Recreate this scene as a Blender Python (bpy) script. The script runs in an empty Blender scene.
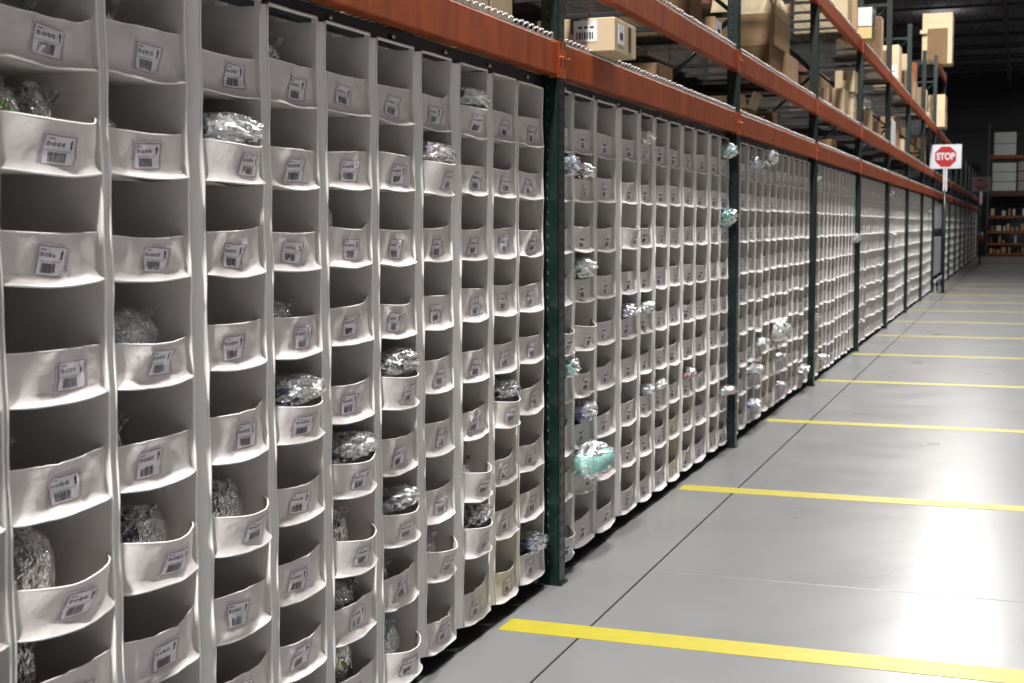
import bpy, math, random
from math import sin, cos, pi, radians
from mathutils import Vector, Matrix, noise

random.seed(7)
SC = bpy.context.scene
COL = SC.collection

# ------------------------------------------------------------------ camera
cam_d = bpy.data.cameras.new('camera')
cam = bpy.data.objects.new('camera', cam_d)
COL.objects.link(cam)
F, YAW, PITCH, ROLL, CH, CD = 1366.25, 0.35470, 0.0841, -0.0042, 1.5131, 1.7822
fw = Vector((-sin(YAW) * cos(PITCH), cos(YAW) * cos(PITCH), -sin(PITCH)))
rt = Vector((cos(YAW), sin(YAW), 0))
up = rt.cross(fw)
r2 = rt * cos(ROLL) + up * sin(ROLL)
u2 = -rt * sin(ROLL) + up * cos(ROLL)
m = Matrix((r2, u2, -fw)).transposed().to_4x4()
m.translation = Vector((CD, 0, CH))
cam.matrix_world = m
cam_d.sensor_width = 36
cam_d.lens = F * 36 / 1024
cam_d.clip_start = 0.05
cam_d.clip_end = 300
cam_d.dof.use_dof = True
cam_d.dof.focus_distance = 4.6
cam_d.dof.aperture_fstop = 7.0
SC.camera = cam
SC.cycles.caustics_reflective = False
SC.cycles.caustics_refractive = False
SC.cycles.sample_clamp_indirect = 4

# ------------------------------------------------------------------ world, exposure
w = bpy.data.worlds.new('world')
SC.world = w
w.use_nodes = True
w.node_tree.nodes['Background'].inputs[0].default_value = (0.80, 0.86, 1.0, 1)
w.node_tree.nodes['Background'].inputs[1].default_value = 0.07
vs = SC.view_settings
vs.view_transform = 'Standard'
vs.look = 'None'
vs.gamma = 1
vs.exposure = 0.0
try:
    vs.use_curve_mapping = False
except Exception:
    pass

# ------------------------------------------------------------------ mesh builder
class MB:
    def __init__(s):
        s.v = []; s.f = []; s.mi = []; s.sm = []
    def add(s, verts, faces, mat=0, smooth=False):
        n = len(s.v)
        s.v += [tuple(p) for p in verts]
        s.f += [tuple(i + n for i in f) for f in faces]
        s.mi += [mat] * len(faces)
        s.sm += [smooth] * len(faces)
    def box(s, x0, x1, y0, y1, z0, z1, mat=0, skip=''):
        V = [(x, y, z) for x in (x0, x1) for y in (y0, y1) for z in (z0, z1)]
        FF = {'a': (0, 1, 3, 2), 'b': (4, 6, 7, 5), 'c': (0, 4, 5, 1), 'd': (2, 3, 7, 6), 'e': (0, 2, 6, 4), 'f': (1, 5, 7, 3)}
        s.add(V, [FF[k] for k in FF if k not in skip], mat)
    def bbox(s, x0, x1, y0, y1, z0, z1, b=0.003, mat=0):
        """box with chamfered edges (three crossed octagon prisms merged as a hull-like cage)"""
        X = (x0, x0 + b, x1 - b, x1); Y = (y0, y0 + b, y1 - b, y1); Z = (z0, z0 + b, z1 - b, z1)
        V = []; idx = {}
        def vv(i, j, k):
            if (i, j, k) not in idx:
                idx[(i, j, k)] = len(V); V.append((X[i], Y[j], Z[k]))
            return idx[(i, j, k)]
        FF = []
        FF.append([vv(0, 1, 1), vv(0, 1, 2), vv(0, 2, 2), vv(0, 2, 1)])
        FF.append([vv(3, 1, 1), vv(3, 2, 1), vv(3, 2, 2), vv(3, 1, 2)])
        FF.append([vv(1, 0, 1), vv(2, 0, 1), vv(2, 0, 2), vv(1, 0, 2)])
        FF.append([vv(1, 3, 1), vv(1, 3, 2), vv(2, 3, 2), vv(2, 3, 1)])
        FF.append([vv(1, 1, 0), vv(1, 2, 0), vv(2, 2, 0), vv(2, 1, 0)])
        FF.append([vv(1, 1, 3), vv(2, 1, 3), vv(2, 2, 3), vv(1, 2, 3)])
        for i, ii in ((0, 1), (3, 2)):
            for j, jj in ((0, 1), (3, 2)):
                q = [vv(i, jj, 1), vv(ii, j, 1), vv(ii, j, 2), vv(i, jj, 2)]
                FF.append(q if (i == 0) != (j == 0) else q[::-1])
        for i, ii in ((0, 1), (3, 2)):
            for k, kk in ((0, 1), (3, 2)):
                q = [vv(i, 1, kk), vv(i, 2, kk), vv(ii, 2, k), vv(ii, 1, k)]
                FF.append(q if (i == 0) != (k == 0) else q[::-1])
        for j, jj in ((0, 1), (3, 2)):
            for k, kk in ((0, 1), (3, 2)):
                q = [vv(1, j, kk), vv(1, jj, k), vv(2, jj, k), vv(2, j, kk)]
                FF.append(q if (j == 0) != (k == 0) else q[::-1])
        for i, ii in ((0, 1), (3, 2)):
            for j, jj in ((0, 1), (3, 2)):
                for k, kk in ((0, 1), (3, 2)):
                    FF.append([vv(i, jj, kk), vv(ii, j, kk), vv(ii, jj, k)])
        s.add(V, FF, mat)
    def tube(s, pts, r, n=5, mat=0, closed=False, caps=True):
        pts = [Vector(p) for p in pts]
        N = len(pts)
        V = []
        t0 = (pts[1] - pts[0]).normalized()
        ref = Vector((0, 0, 1)) if abs(t0.z) < .9 else Vector((1, 0, 0))
        nrm = t0.cross(ref).normalized()
        for i, p in enumerate(pts):
            a = pts[max(i - 1, 0)]; b = pts[min(i + 1, N - 1)]
            t = (b - a)
            t = t.normalized() if t.length > 1e-9 else t0
            nrm = (nrm - t * nrm.dot(t))
            nrm = nrm.normalized() if nrm.length > 1e-6 else t.cross(ref).normalized()
            bi = t.cross(nrm)
            for k in range(n):
                a_ = 2 * pi * k / n
                V.append(p + (nrm * cos(a_) + bi * sin(a_)) * r)
        FF = []
        for i in range(N - 1):
            for k in range(n):
                FF.append((i * n + k, i * n + (k + 1) % n, (i + 1) * n + (k + 1) % n, (i + 1) * n + k))
        if caps:
            FF.append(tuple(range(n))[::-1]); FF.append(tuple((N - 1) * n + k for k in range(n)))
        s.add(V, FF, mat, True)
    def grid(s, fn, nu, nv, mat=0, smooth=True, flip=False):
        V = [fn(i / nu, j / nv) for j in range(nv + 1) for i in range(nu + 1)]
        FF = []
        for j in range(nv):
            for i in range(nu):
                a = j * (nu + 1) + i
                q = (a, a + 1, a + nu + 2, a + nu + 1)
                FF.append(q[::-1] if flip else q)
        s.add(V, FF, mat, smooth)
    def mesh(s, name, mats):
        me = bpy.data.meshes.new(name)
        me.from_pydata(s.v, [], s.f)
        for mt in (mats if isinstance(mats, (list, tuple)) else [mats]):
            me.materials.append(mt)
        me.polygons.foreach_set('material_index', s.mi)
        me.polygons.foreach_set('use_smooth', s.sm)
        me.update()
        return me
    def build(s, name, mats, parent=None, **kw):
        return link(name, s.mesh(name, mats), parent, **kw)

def link(name, me, parent=None, loc=(0, 0, 0), **kw):
    o = bpy.data.objects.new(name, me)
    COL.objects.link(o)
    o.location = loc
    if parent: o.parent = parent
    for k, v in kw.items():
        if v is not None: o[k] = v
    return o

def thing(name, label, cat, loc=(0, 0, 0), group=None, kind=None):
    return link(name, None, None, loc, label=label, category=cat, group=group, kind=kind)

def kids(o):
    return [c for c in ALLKIDS.get(o.name, [])]
ALLKIDS = {}
def copy_tree(o, parent=None, depth=0):
    c = o.copy(); COL.objects.link(c)
    if parent: c.parent = parent
    for ch in o.children:
        copy_tree(ch, c, depth + 1)
    return c

# ------------------------------------------------------------------ materials
def mat(name, col, rough=.6, metal=0., spec=.5, noise_amt=0., nscale=8., bump=0., bscale=60., trans=0., col2=None, bdist=.002, stretch=None, detail=4):
    mt = bpy.data.materials.new(name); mt.use_nodes = True
    nt = mt.node_tree; b = nt.nodes['Principled BSDF']
    b.inputs['Base Color'].default_value = (*col, 1)
    b.inputs['Roughness'].default_value = rough
    b.inputs['Metallic'].default_value = metal
    b.inputs['Specular IOR Level'].default_value = spec
    tc = nt.nodes.new('ShaderNodeNewGeometry')
    src = tc.outputs['Position']
    if stretch:
        mp = nt.nodes.new('ShaderNodeMapping'); mp.inputs['Scale'].default_value = stretch
        nt.links.new(src, mp.inputs['Vector']); src = mp.outputs['Vector']
    if noise_amt or col2:
        n = nt.nodes.new('ShaderNodeTexNoise'); n.inputs['Scale'].default_value = nscale
        n.inputs['Detail'].default_value = detail; n.inputs['Roughness'].default_value = .65
        nt.links.new(src, n.inputs['Vector'])
        cr = nt.nodes.new('ShaderNodeValToRGB')
        cr.color_ramp.elements[0].position = .32; cr.color_ramp.elements[1].position = .68
        c2 = col2 or tuple(c * (1 - noise_amt) for c in col)
        cr.color_ramp.elements[0].color = (*c2, 1); cr.color_ramp.elements[1].color = (*col, 1)
        nt.links.new(n.outputs['Fac'], cr.inputs['Fac'])
        nt.links.new(cr.outputs['Color'], b.inputs['Base Color'])
    if bump:
        n2 = nt.nodes.new('ShaderNodeTexNoise'); n2.inputs['Scale'].default_value = bscale
        n2.inputs['Detail'].default_value = 3
        nt.links.new(src, n2.inputs['Vector'])
        bp = nt.nodes.new('ShaderNodeBump'); bp.inputs['Strength'].default_value = bump; bp.inputs['Distance'].default_value = bdist
        nt.links.new(n2.outputs['Fac'], bp.inputs['Height'])
        nt.links.new(bp.outputs['Normal'], b.inputs['Normal'])
    if trans:
        out = nt.nodes['Material Output']
        tl = nt.nodes.new('ShaderNodeBsdfTranslucent'); tl.inputs['Color'].default_value = (*col, 1)
        mx = nt.nodes.new('ShaderNodeMixShader'); mx.inputs[0].default_value = trans
        nt.links.new(b.outputs[0], mx.inputs[1]); nt.links.new(tl.outputs[0], mx.inputs[2])
        nt.links.new(mx.outputs[0], out.inputs['Surface'])
    return mt

def plastic_film(name, tint=(1, 1, 1), clear=.62, rough=.16, bscale=55.):
    """thin crumpled film: mostly see-through, white glints and a little milky haze on the creases"""
    mt = bpy.data.materials.new(name); mt.use_nodes = True
    nt = mt.node_tree; b = nt.nodes['Principled BSDF']; out = nt.nodes['Material Output']; L = nt.links
    b.inputs['Base Color'].default_value = (*tint, 1); b.inputs['Roughness'].default_value = .45
    gl = nt.nodes.new('ShaderNodeBsdfGlossy'); gl.inputs['Roughness'].default_value = rough; gl.inputs['Color'].default_value = (1, 1, 1, 1)
    g = nt.nodes.new('ShaderNodeNewGeometry')
    n2 = nt.nodes.new('ShaderNodeTexNoise'); n2.inputs['Scale'].default_value = bscale; n2.inputs['Detail'].default_value = 2; n2.inputs['Distortion'].default_value = .6
    L.new(g.outputs['Position'], n2.inputs['Vector'])
    bp = nt.nodes.new('ShaderNodeBump'); bp.inputs['Strength'].default_value = 1; bp.inputs['Distance'].default_value = .010
    L.new(n2.outputs['Fac'], bp.inputs['Height']); L.new(bp.outputs['Normal'], b.inputs['Normal']); L.new(bp.outputs['Normal'], gl.inputs['Normal'])
    tr = nt.nodes.new('ShaderNodeBsdfTransparent')
    cr = nt.nodes.new('ShaderNodeValToRGB')
    cr.color_ramp.elements[0].position = .50; cr.color_ramp.elements[0].color = (0.02, ) * 3 + (1,)
    cr.color_ramp.elements[1].position = .68; cr.color_ramp.elements[1].color = (1 - clear, ) * 3 + (1,)
    L.new(n2.outputs['Fac'], cr.inputs['Fac'])
    m1 = nt.nodes.new('ShaderNodeMixShader'); L.new(cr.outputs['Color'], m1.inputs[0]); L.new(tr.outputs[0], m1.inputs[1]); L.new(b.outputs[0], m1.inputs[2])
    lw = nt.nodes.new('ShaderNodeFresnel'); lw.inputs['IOR'].default_value = 1.38; L.new(bp.outputs['Normal'], lw.inputs['Normal'])
    m2 = nt.nodes.new('ShaderNodeMixShader'); L.new(lw.outputs[0], m2.inputs[0]); L.new(m1.outputs[0], m2.inputs[1]); L.new(gl.outputs[0], m2.inputs[2])
    L.new(m2.outputs[0], out.inputs['Surface'])
    return mt

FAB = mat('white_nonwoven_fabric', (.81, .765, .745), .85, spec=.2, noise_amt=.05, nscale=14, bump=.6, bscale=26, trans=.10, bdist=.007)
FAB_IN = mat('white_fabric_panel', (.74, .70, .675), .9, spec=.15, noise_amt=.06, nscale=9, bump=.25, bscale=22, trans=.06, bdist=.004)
HEM = mat('white_binding', (.88, .86, .845), .75, spec=.25)
GREEN = mat('green_enamel', (.005, .022, .018), .3, spec=.5, noise_amt=.4, nscale=30)
HOLE = mat('dark_slot', (.004, .004, .004), .9)
HOLE_GLINT = mat('slot_glint', (.10, .16, .14), .5)  # pale slivers painted as a highlight beside each slot
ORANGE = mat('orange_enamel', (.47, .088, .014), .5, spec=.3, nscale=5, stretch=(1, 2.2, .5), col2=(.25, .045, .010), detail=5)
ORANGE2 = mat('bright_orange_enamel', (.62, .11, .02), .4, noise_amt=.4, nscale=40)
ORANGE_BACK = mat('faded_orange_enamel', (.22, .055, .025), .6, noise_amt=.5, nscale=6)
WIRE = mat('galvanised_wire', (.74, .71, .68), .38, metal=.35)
WIRE_SHADE = mat('shaded_galvanised_wire', (.05, .05, .05), .6, metal=.2)  # same wire, darkened to stand for the shade under the decks
BLACK = mat('black_steel', (.008, .008, .010), .5)
STEEL = mat('bolt_steel', (.5, .5, .52), .35, metal=.9)
KRAFT = mat('kraft_cardboard', (.50, .335, .195), .8, spec=.2, noise_amt=.18, nscale=6, bump=.1, bscale=90)
KRAFT_P = mat('pale_cardboard', (.70, .555, .36), .8, spec=.2, noise_amt=.12, nscale=6)
KRAFT_D = mat('brown_cardboard', (.24, .15, .08), .85, spec=.2, noise_amt=.2, nscale=5)
WHITEBOX = mat('white_carton_board', (.78, .80, .80), .7, noise_amt=.1, nscale=4)
KRAFT_SHADE = mat('shaded_cardboard', (.10, .065, .04), .85, spec=.2, noise_amt=.3, nscale=5)  # cardboard with the gloom of the rack interior put into its colour
TAPE = mat('brown_tape', (.16, .085, .05), .25)
CARD = mat('label_paper', (.80, .77, .81), .6, spec=.3)
CARD2 = mat('white_label_paper', (.85, .84, .86), .6, spec=.3)
SLEEVE = mat('label_sleeve_vinyl', (.66, .61, .63), .3, spec=.6)
INK = mat('dark_print', (.05, .035, .04), .6)
INKR = mat('reddish_print', (.22, .12, .10), .6)
CEIL = mat('dark_roof_deck', (.42, .41, .42), .8, noise_amt=.4, nscale=.6)
JOIST = mat('roof_joist_steel', (.10, .095, .10), .6)
WALL = mat('grey_wall_panel', (.16, .165, .17), .8, noise_amt=.2, nscale=.5)
SIGNW = mat('white_sign_plate', (.62, .62, .66), .45)
SIGNR = mat('red_sign_print', (.40, .008, .012), .45)
SIGNG = mat('dimmed_grey_sign_plate', (.12, .115, .115), .6)
SIGNR2 = mat('dimmed_red_sign_print', (.12, .02, .02), .6)  # far sign: plate and print darkened to stand for the dim light there
LAMPB = mat('lamp_housing', (.5, .5, .52), .4, metal=.6)

# concrete floor
def concrete():
    mt = bpy.data.materials.new('polished_concrete'); mt.use_nodes = True
    nt = mt.node_tree; L = nt.links; b = nt.nodes['Principled BSDF']
    g = nt.nodes.new('ShaderNodeNewGeometry')
    def nz(scale, detail, rough=.6, st=(1, 1, 1)):
        mp = nt.nodes.new('ShaderNodeMapping'); mp.inputs['Scale'].default_value = st
        L.new(g.outputs['Position'], mp.inputs['Vector'])
        n = nt.nodes.new('ShaderNodeTexNoise'); n.inputs['Scale'].default_value = scale
        n.inputs['Detail'].default_value = detail; n.inputs['Roughness'].default_value = rough
        L.new(mp.outputs[0], n.inputs['Vector']); return n
    def ramp(n, p0, c0, p1, c1):
        r = nt.nodes.new('ShaderNodeValToRGB'); r.color_ramp.elements[0].position = p0; r.color_ramp.elements[1].position = p1
        r.color_ramp.elements[0].color = (*c0, 1); r.color_ramp.elements[1].color = (*c1, 1)
        L.new(n.outputs['Fac'], r.inputs['Fac']); return r
    a = ramp(nz(1.3, 4, .55), .2, (.19, .193, .197), .8, (.24, .24, .24))
    s = ramp(nz(9, 5, .7, (1, .55, 1)), .60, (1, 1, 1), .9, (.95, .945, .94))
    mx = nt.nodes.new('ShaderNodeMixRGB'); mx.blend_type = 'MULTIPLY'; mx.inputs[0].default_value = 1
    L.new(a.outputs[0], mx.inputs[1]); L.new(s.outputs[0], mx.inputs[2])
    L.new(mx.outputs[0], b.inputs['Base Color'])
    r = ramp(nz(2.2, 2, .5), .2, (.26, ) * 3, .8, (.34, ) * 3)
    L.new(r.outputs[0], b.inputs['Roughness'])
    b.inputs['Specular IOR Level'].default_value = .42
    bp = nt.nodes.new('ShaderNodeBump'); bp.inputs['Strength'].default_value = .12; bp.inputs['Distance'].default_value = .01
    L.new(nz(3.5, 3).outputs['Fac'], bp.inputs['Height']); L.new(bp.outputs[0], b.inputs['Normal'])
    return mt
CONC = concrete()
JOINT = mat('joint_filler', (.05, .05, .05), .9)
YELLOW = mat('yellow_floor_paint', (.50, .43, .018), .42, spec=.5, noise_amt=.12, nscale=11)

S = 3.8
Y1 = 5.373
def PY(i):
    """near face of upright i (1 = first one in view)"""
    return Y1 + (i - 1) * S
ORD = ['zeroth', 'first', 'second', 'third', 'fourth', 'fifth', 'sixth', 'seventh', 'eighth', 'ninth', 'tenth', 'eleventh', 'twelfth',
       'thirteenth', 'fourteenth', 'fifteenth', 'sixteenth', 'seventeenth', 'eighteenth', 'nineteenth', 'twentieth']
LAST = 17
BACKX = -1.07
XL, XR, YB, YF = -6.5, 9.0, 74.0, -7.0
ZC = 9.0

# ------------------------------------------------------------------ lamps over the aisle
def lamp_fixture(x, y, z, power, label):
    t = thing('high_bay_lamp', label, 'lamp', (x, y, z), 'high bay lamps over the aisle')
    b = MB(); b.bbox(-.28, .28, -.62, .62, .02, .14, .015); b.build('housing', LAMPB, t)
    b = MB()
    for yy in (-.45, .45): b.tube([(0, yy, .14), (0, yy, ZC - z)], .006, 5)
    b.build('hanger_cable', STEEL, t)
    ld = bpy.data.lights.new('lamp_light', 'AREA'); ld.shape = 'RECTANGLE'; ld.size = .5; ld.size_y = 1.15
    ld.energy = power; ld.color = (1.0, .975, .95)
    lo = bpy.data.objects.new('lamp_light', ld); COL.objects.link(lo); lo.parent = t; lo.location = (0, 0, .015)
    # the open top of the reflector spills a little light on the roof
    l2 = bpy.data.lights.new('lamp_spill', 'AREA'); l2.shape = 'RECTANGLE'; l2.size = .4; l2.size_y = 1.0; l2.energy = power * .05; l2.color = (1, .97, .95)
    l3 = bpy.data.objects.new('lamp_spill', l2); COL.objects.link(l3); l3.parent = t; l3.location = (0, 0, .15); l3.rotation_euler = (pi, 0, 0)
for k, (yy, pw) in enumerate([(-5, 2500), (4.5, 560), (13, 640), (21, 760), (29, 760), (37, 260)]):
    lamp_fixture(.70, yy, 8.2, pw, '%s high bay lamp hanging over the aisle, counted from the camera end' % ORD[k + 1])
for k, (yy, pw) in enumerate([(-2, 110), (13, 90), (28, 90), (39, 40)]):
    lamp_fixture(5.6, yy, 8.2, pw, '%s high bay lamp hanging over the open floor beside the aisle' % ORD[k + 1])
lamp_fixture(4.6, 64, 8.2, 190, 'dim high bay lamp hanging before the racks at the far end')
lamp_fixture(-.95, 51, 8.2, 130, 'high bay lamp hanging above the far part of the aisle rack')

# ------------------------------------------------------------------ setting
fl = link('floor', None, kind='structure', label='grey polished concrete warehouse floor')
b = MB(); b.box(XL, XR, YF, YB, -.12, -.035); b.build('floor_base', JOINT, fl)
xe = [XL, -4.3, .294, 4.9, XR]
ye = [YF, -.345] + [5.755 + 6.1 * k for k in range(0, 11)] + [YB]
for i in range(len(xe) - 1):
    for j in range(len(ye) - 1):
        b = MB(); g = .0035
        b.bbox(xe[i] + g, xe[i + 1] - g, ye[j] + g, ye[j + 1] - g, -.034, 0, .003)
        b.build('concrete_slab', CONC, fl)
for k in range(12):
    y0 = 4.70 + 2.905 * k
    b = MB(); b.box(-.02, 3.55, y0, y0 + .155, .0002, .0016); b.build('yellow_stripe', YELLOW, fl)

b = MB(); b.box(XL, XR, YF, YB, ZC, ZC + .1); ce = b.build('ceiling', CEIL, kind='structure')
for k in range(20):
    y = 2 + k * 3.7
    b = MB(); b.box(XL, XR, y - .06, y + .06, ZC - .06, ZC); b.box(XL, XR, y - .06, y + .06, ZC - .62, ZC - .55)
    for q in range(26):
        xa = XL + q * .6; xm = xa + .3
        b.tube([(xa, y, ZC - .58), (xm, y, ZC - .03), (xa + .6, y, ZC - .58)], .014, 4)
    b.build('roof_joist', JOIST, ce)
for x in (-3.0, 1.2, 5.4):
    b = MB(); b.box(x - .07, x + .07, YF, YB, ZC - .95, ZC - .62); b.build('roof_girder', JOIST, ce)
wb = MB(); wb.box(XL, XR, YB, YB + .1, 0, ZC); WBk = wb.build('wall_back', WALL, kind='structure')
for zz in (6.2, 7.4):
    b = MB(); b.box(XL, XR, YB - .12, YB, zz, zz + .18); b.build('wall_rail', JOIST, WBk)
wb = MB(); wb.box(XL - .1, XL, YF, YB, 0, ZC); wb.build('wall_left', mat('dark_wall_panel', (.03, .03, .033), .9), kind='structure')
WR = mat('pale_wall_panel', (.30, .30, .31), .8, noise_amt=.1, nscale=.5)
wb = MB(); wb.box(XR, XR + .1, YF, YB, 0, ZC); wb.build('wall_right', WR, kind='structure')

# ------------------------------------------------------------------ uprights
def make_upright(H=4.9):
    t = link('rack_upright', None)
    def post(name, xa, xb, sgn):
        # C-section post: web on the aisle side, two flanges with turned lips, open inwards
        b = MB(); T = .004
        x_web, x_in = (xb, xa) if sgn > 0 else (xa, xb)
        s_ = -sgn
        W = .078
        b.box(min(x_web, x_web + s_ * T), max(x_web, x_web + s_ * T), 0, W, .008, H)
        b.box(min(x_web, x_in), max(x_web, x_in), 0, T, .008, H)
        b.box(min(x_web, x_in), max(x_web, x_in), W - T, W, .008, H)
        b.box(min(x_in, x_in - s_ * T), max(x_in, x_in - s_ * T), T, .024, .008, H)
        b.box(min(x_in, x_in - s_ * T), max(x_in, x_in - s_ * T), W - .024, W - T, .008, H)
        p = b.build(name, GREEN, t)
        # slots in the flange and in the web
        h = MB(); l = MB()
        n = int((H - .15) / .0508)
        for k in range(n):
            z = .11 + k * .0508
            xc = x_web + s_ * .044
            a = [(-.0055, .010), (0, .013), (.0055, .010), (.003, -.010), (0, -.012), (-.003, -.010)]
            h.add([(xc + q[0], -.0006, z + q[1]) for q in a], [tuple(range(6))])
            l.add([(xc - .009, -.0004, z - .004), (xc - .003, -.0004, z - .016), (xc + .001, -.0004, z - .012), (xc - .005, -.0004, z)], [(0, 1, 2, 3)])
            for yc in (.02, .058):
                xx = x_web + sgn * .0006
                h.add([(xx, yc + q[0], z + q[1]) for q in a], [tuple(range(6))])
        h.build('keyhole_slots', HOLE, p, kind='stuff'); l.build('slot_highlights', HOLE_GLINT, p, kind='stuff')
        f = MB(); f.box(xa - .02, xb + .012, -.002, .082, 0, .009)
        f.build('foot_plate', GREEN, p)
        return p
    post('front_post', -.075, 0, 1); post('back_post', BACKX, BACKX + .075, -1)
    zs = [.18, 1.15, 2.0, 2.9, 3.75, 4.65]
    zs = [z for z in zs if z < H - .1]
    for k, z in enumerate(zs):
        b = MB(); b.box(BACKX + .07, -.07, .026, .052, z, z + .035); b.build('cross_brace', GREEN, t)
        if k < len(zs) - 1:
            b = MB(); z1 = zs[k + 1]
            a0, a1 = ((BACKX + .075, z + .05), (-.075, z1 - .02)) if k % 2 == 0 else ((-.075, z + .05), (BACKX + .075, z1 - .02))
            b.tube([(a0[0], .039, a0[1]), (a1[0], .039, a1[1])], .016, 6); b.build('diagonal_brace', GREEN, t)
    return t
def up_label(i):
    if i <= 0: return 'green slotted steel rack upright at the camera end of the first organizers'
    return 'green slotted steel rack upright, %s one along the aisle from the camera' % ORD[i]
u0 = make_upright(); utall = ushort = None
for i in range(0, LAST + 1):
    if i in (8, 9):
        if utall is None: o = utall = make_upright(5.25)
        else: o = copy_tree(utall)
    elif i > 9:
        if ushort is None: o = ushort = make_upright(3.75)
        else: o = copy_tree(ushort)
    else:
        o = u0 if i == 0 else copy_tree(u0)
    o.location = (0, PY(i), 0); o['label'] = up_label(i); o['category'] = 'rack upright'; o['group'] = 'green rack uprights'

# ------------------------------------------------------------------ beams and wire decks
BL = S - .078          # clear length between uprights
def make_beam(orient=1, h=.13, front=True, m=ORANGE):
    """local origin at the upright's near face + .078, top of beam at z=0"""
    t = link('rack_beam', None)
    b = MB()
    x1, x0 = (-.002, -.062)
    b.bbox(x0, x1, 0, BL, -h, 0, .004); b.box(x0 - .018, x0, 0, BL, -.045, -.041)
    body = b.build('beam_body', m, t)
    for yy, sg in ((0, -1), (BL, 1)):
        b = MB()
        ya, yb = (yy - .036, yy + .004) if sg < 0 else (yy - .004, yy + .036)
        b.box(-.002, .006, ya, yb, -h - .012, .006)
        b.box(-.04, .006, (yb - .005 if sg < 0 else ya), (yb if sg < 0 else ya + .005), -h - .012, .006)
        c = b.build('end_bracket', ORANGE2 if front else m, t)
        b = MB()
        for zz in (-.10, -.028): b.box(.0062, .0068, (ya + yb) / 2 - .006, (ya + yb) / 2 + .006, zz, zz + .036)
        b.build('bracket_slots', HOLE, c, kind='stuff')
        b = MB(); b.tube([(.006, yy - .010 * sg, -.062), (.020, yy - .010 * sg, -.062)], .005, 6); b.tube([(.017, yy - .012, -.062), (.017, yy + .022, -.060)], .003, 5)
        b.build('lock_pin', ORANGE2, c)
    return t
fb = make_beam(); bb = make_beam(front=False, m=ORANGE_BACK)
def make_deck():
    t = link('wire_deck', None)
    b = MB()
    n = 62
    for k in range(n):
        y = .03 + (BL - .06) * k / (n - 1)
        b.tube([(-.010, y, .006), (BACKX + .03, y, .006)], .002, 4, caps=False)
    for x in [-.02 - .145 * k for k in range(8)]:
        b.tube([(x, .02, .001), (x, BL - .02, .001)], .0026, 4, caps=False)
    b.build('wire_mesh', WIRE_SHADE, t, kind='stuff')
    b = MB()
    rr = random.Random(3)
    k = 0
    y = .03
    while y < BL - .06:
        hh = .019 + rr.uniform(-.003, .004)
        pts = [(-.006 - .012 * (1 - sin(pi * q / 8)), y + .029 - .029 * cos(pi * q / 8), .003 + hh * sin(pi * q / 8) ** .7) for q in range(9)]
        b.tube(pts, .0042, 5, caps=False); y += .058
    b.tube([(-.012, .02, .002), (-.012, BL - .02, .002)], .0045, 5)
    b.build('front_wire_loop', WIRE, t, kind='stuff')
    for k in range(1, 6):
        b = MB(); yy = BL * k / 6
        b.box(BACKX + .06, -.064, yy - .02, yy + .02, -.026, -.002); b.build('support_channel', WIRE_SHADE, t)
    return t
dk = make_deck()
LV = [(2.262, 'lower'), (2.675, 'middle'), (3.68, 'upper')]
first = {'f': True, 'b': True, 'd': True}
def bay_words(i):
    return 'before the first green upright' if i == 0 else 'after the %s green upright' % ORD[i]
for i in range(0, LAST):
    lv = list(LV[:2 if i > 9 else 3]) + ([(5.15, 'topmost')] if i == 8 else [])
    for z, nm in lv:
        far = i > 9
        o = fb if first['f'] else copy_tree(fb); first['f'] = False
        o.location = (0, PY(i) + .078, z); o['label'] = 'orange aisle side rack beam, %s level, bay %s' % (nm, bay_words(i))
        o['category'] = 'rack beam'; o['group'] = 'front rack beams'
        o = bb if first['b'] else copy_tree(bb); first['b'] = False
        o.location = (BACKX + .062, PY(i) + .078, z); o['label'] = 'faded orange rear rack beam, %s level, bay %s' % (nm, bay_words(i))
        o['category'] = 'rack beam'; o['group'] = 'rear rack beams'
        if True:
            o = dk if first['d'] else copy_tree(dk); first['d'] = False
            o.location = (0, PY(i) + .078, z + .004); o['label'] = 'galvanised wire deck, %s level, bay %s' % (nm, bay_words(i))
            o['category'] = 'wire deck'; o['group'] = 'wire decks'

SHADE_BLACK = mat('under_rack_shade', (.006, .006, .007), .85)
def make_shade_sheet():  # thin black sheets added to deepen the shade under the rack
    t = link('shade_sheet', None)
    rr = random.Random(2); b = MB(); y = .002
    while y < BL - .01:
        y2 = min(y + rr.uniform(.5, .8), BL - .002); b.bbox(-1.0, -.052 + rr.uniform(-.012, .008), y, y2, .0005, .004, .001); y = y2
    b.build('shade_strip', SHADE_BLACK, t)
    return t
ln = make_shade_sheet()
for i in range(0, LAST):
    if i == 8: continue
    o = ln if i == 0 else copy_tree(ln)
    o.location = (0, PY(i) + .082, 0); o['label'] = 'added black sheet for the shade under the organizers, bay %s' % bay_words(i)
    o['category'] = 'mat'; o['group'] = 'added shade sheets under the rack'
# black rails the organizers hang from
def make_rail():
    t = link('hanging_rail', None)
    b = MB(); b.box(-.11, -.07, .004, BL - .004, 2.078, 2.128); b.box(-.40, -.36, .004, BL - .004, 2.078, 2.128); b.build('rail_bar', BLACK, t)
    for k in range(9):
        y = .2 + k * .415
        b = MB(); b.tube([(-.07, y, 2.104), (-.058, y, 2.104)], .008, 7); b.build('bolt', STEEL, t)
    return t
rl = make_rail()
for i in range(0, LAST):
    if i == 8: continue
    o = rl if i == 0 else copy_tree(rl)
    o.location = (0, PY(i) + .078, 0); o['label'] = 'black hanging rail with bolts in the bay %s' % bay_words(i)
    o['category'] = 'rail'; o['group'] = 'hanging rails'

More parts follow.
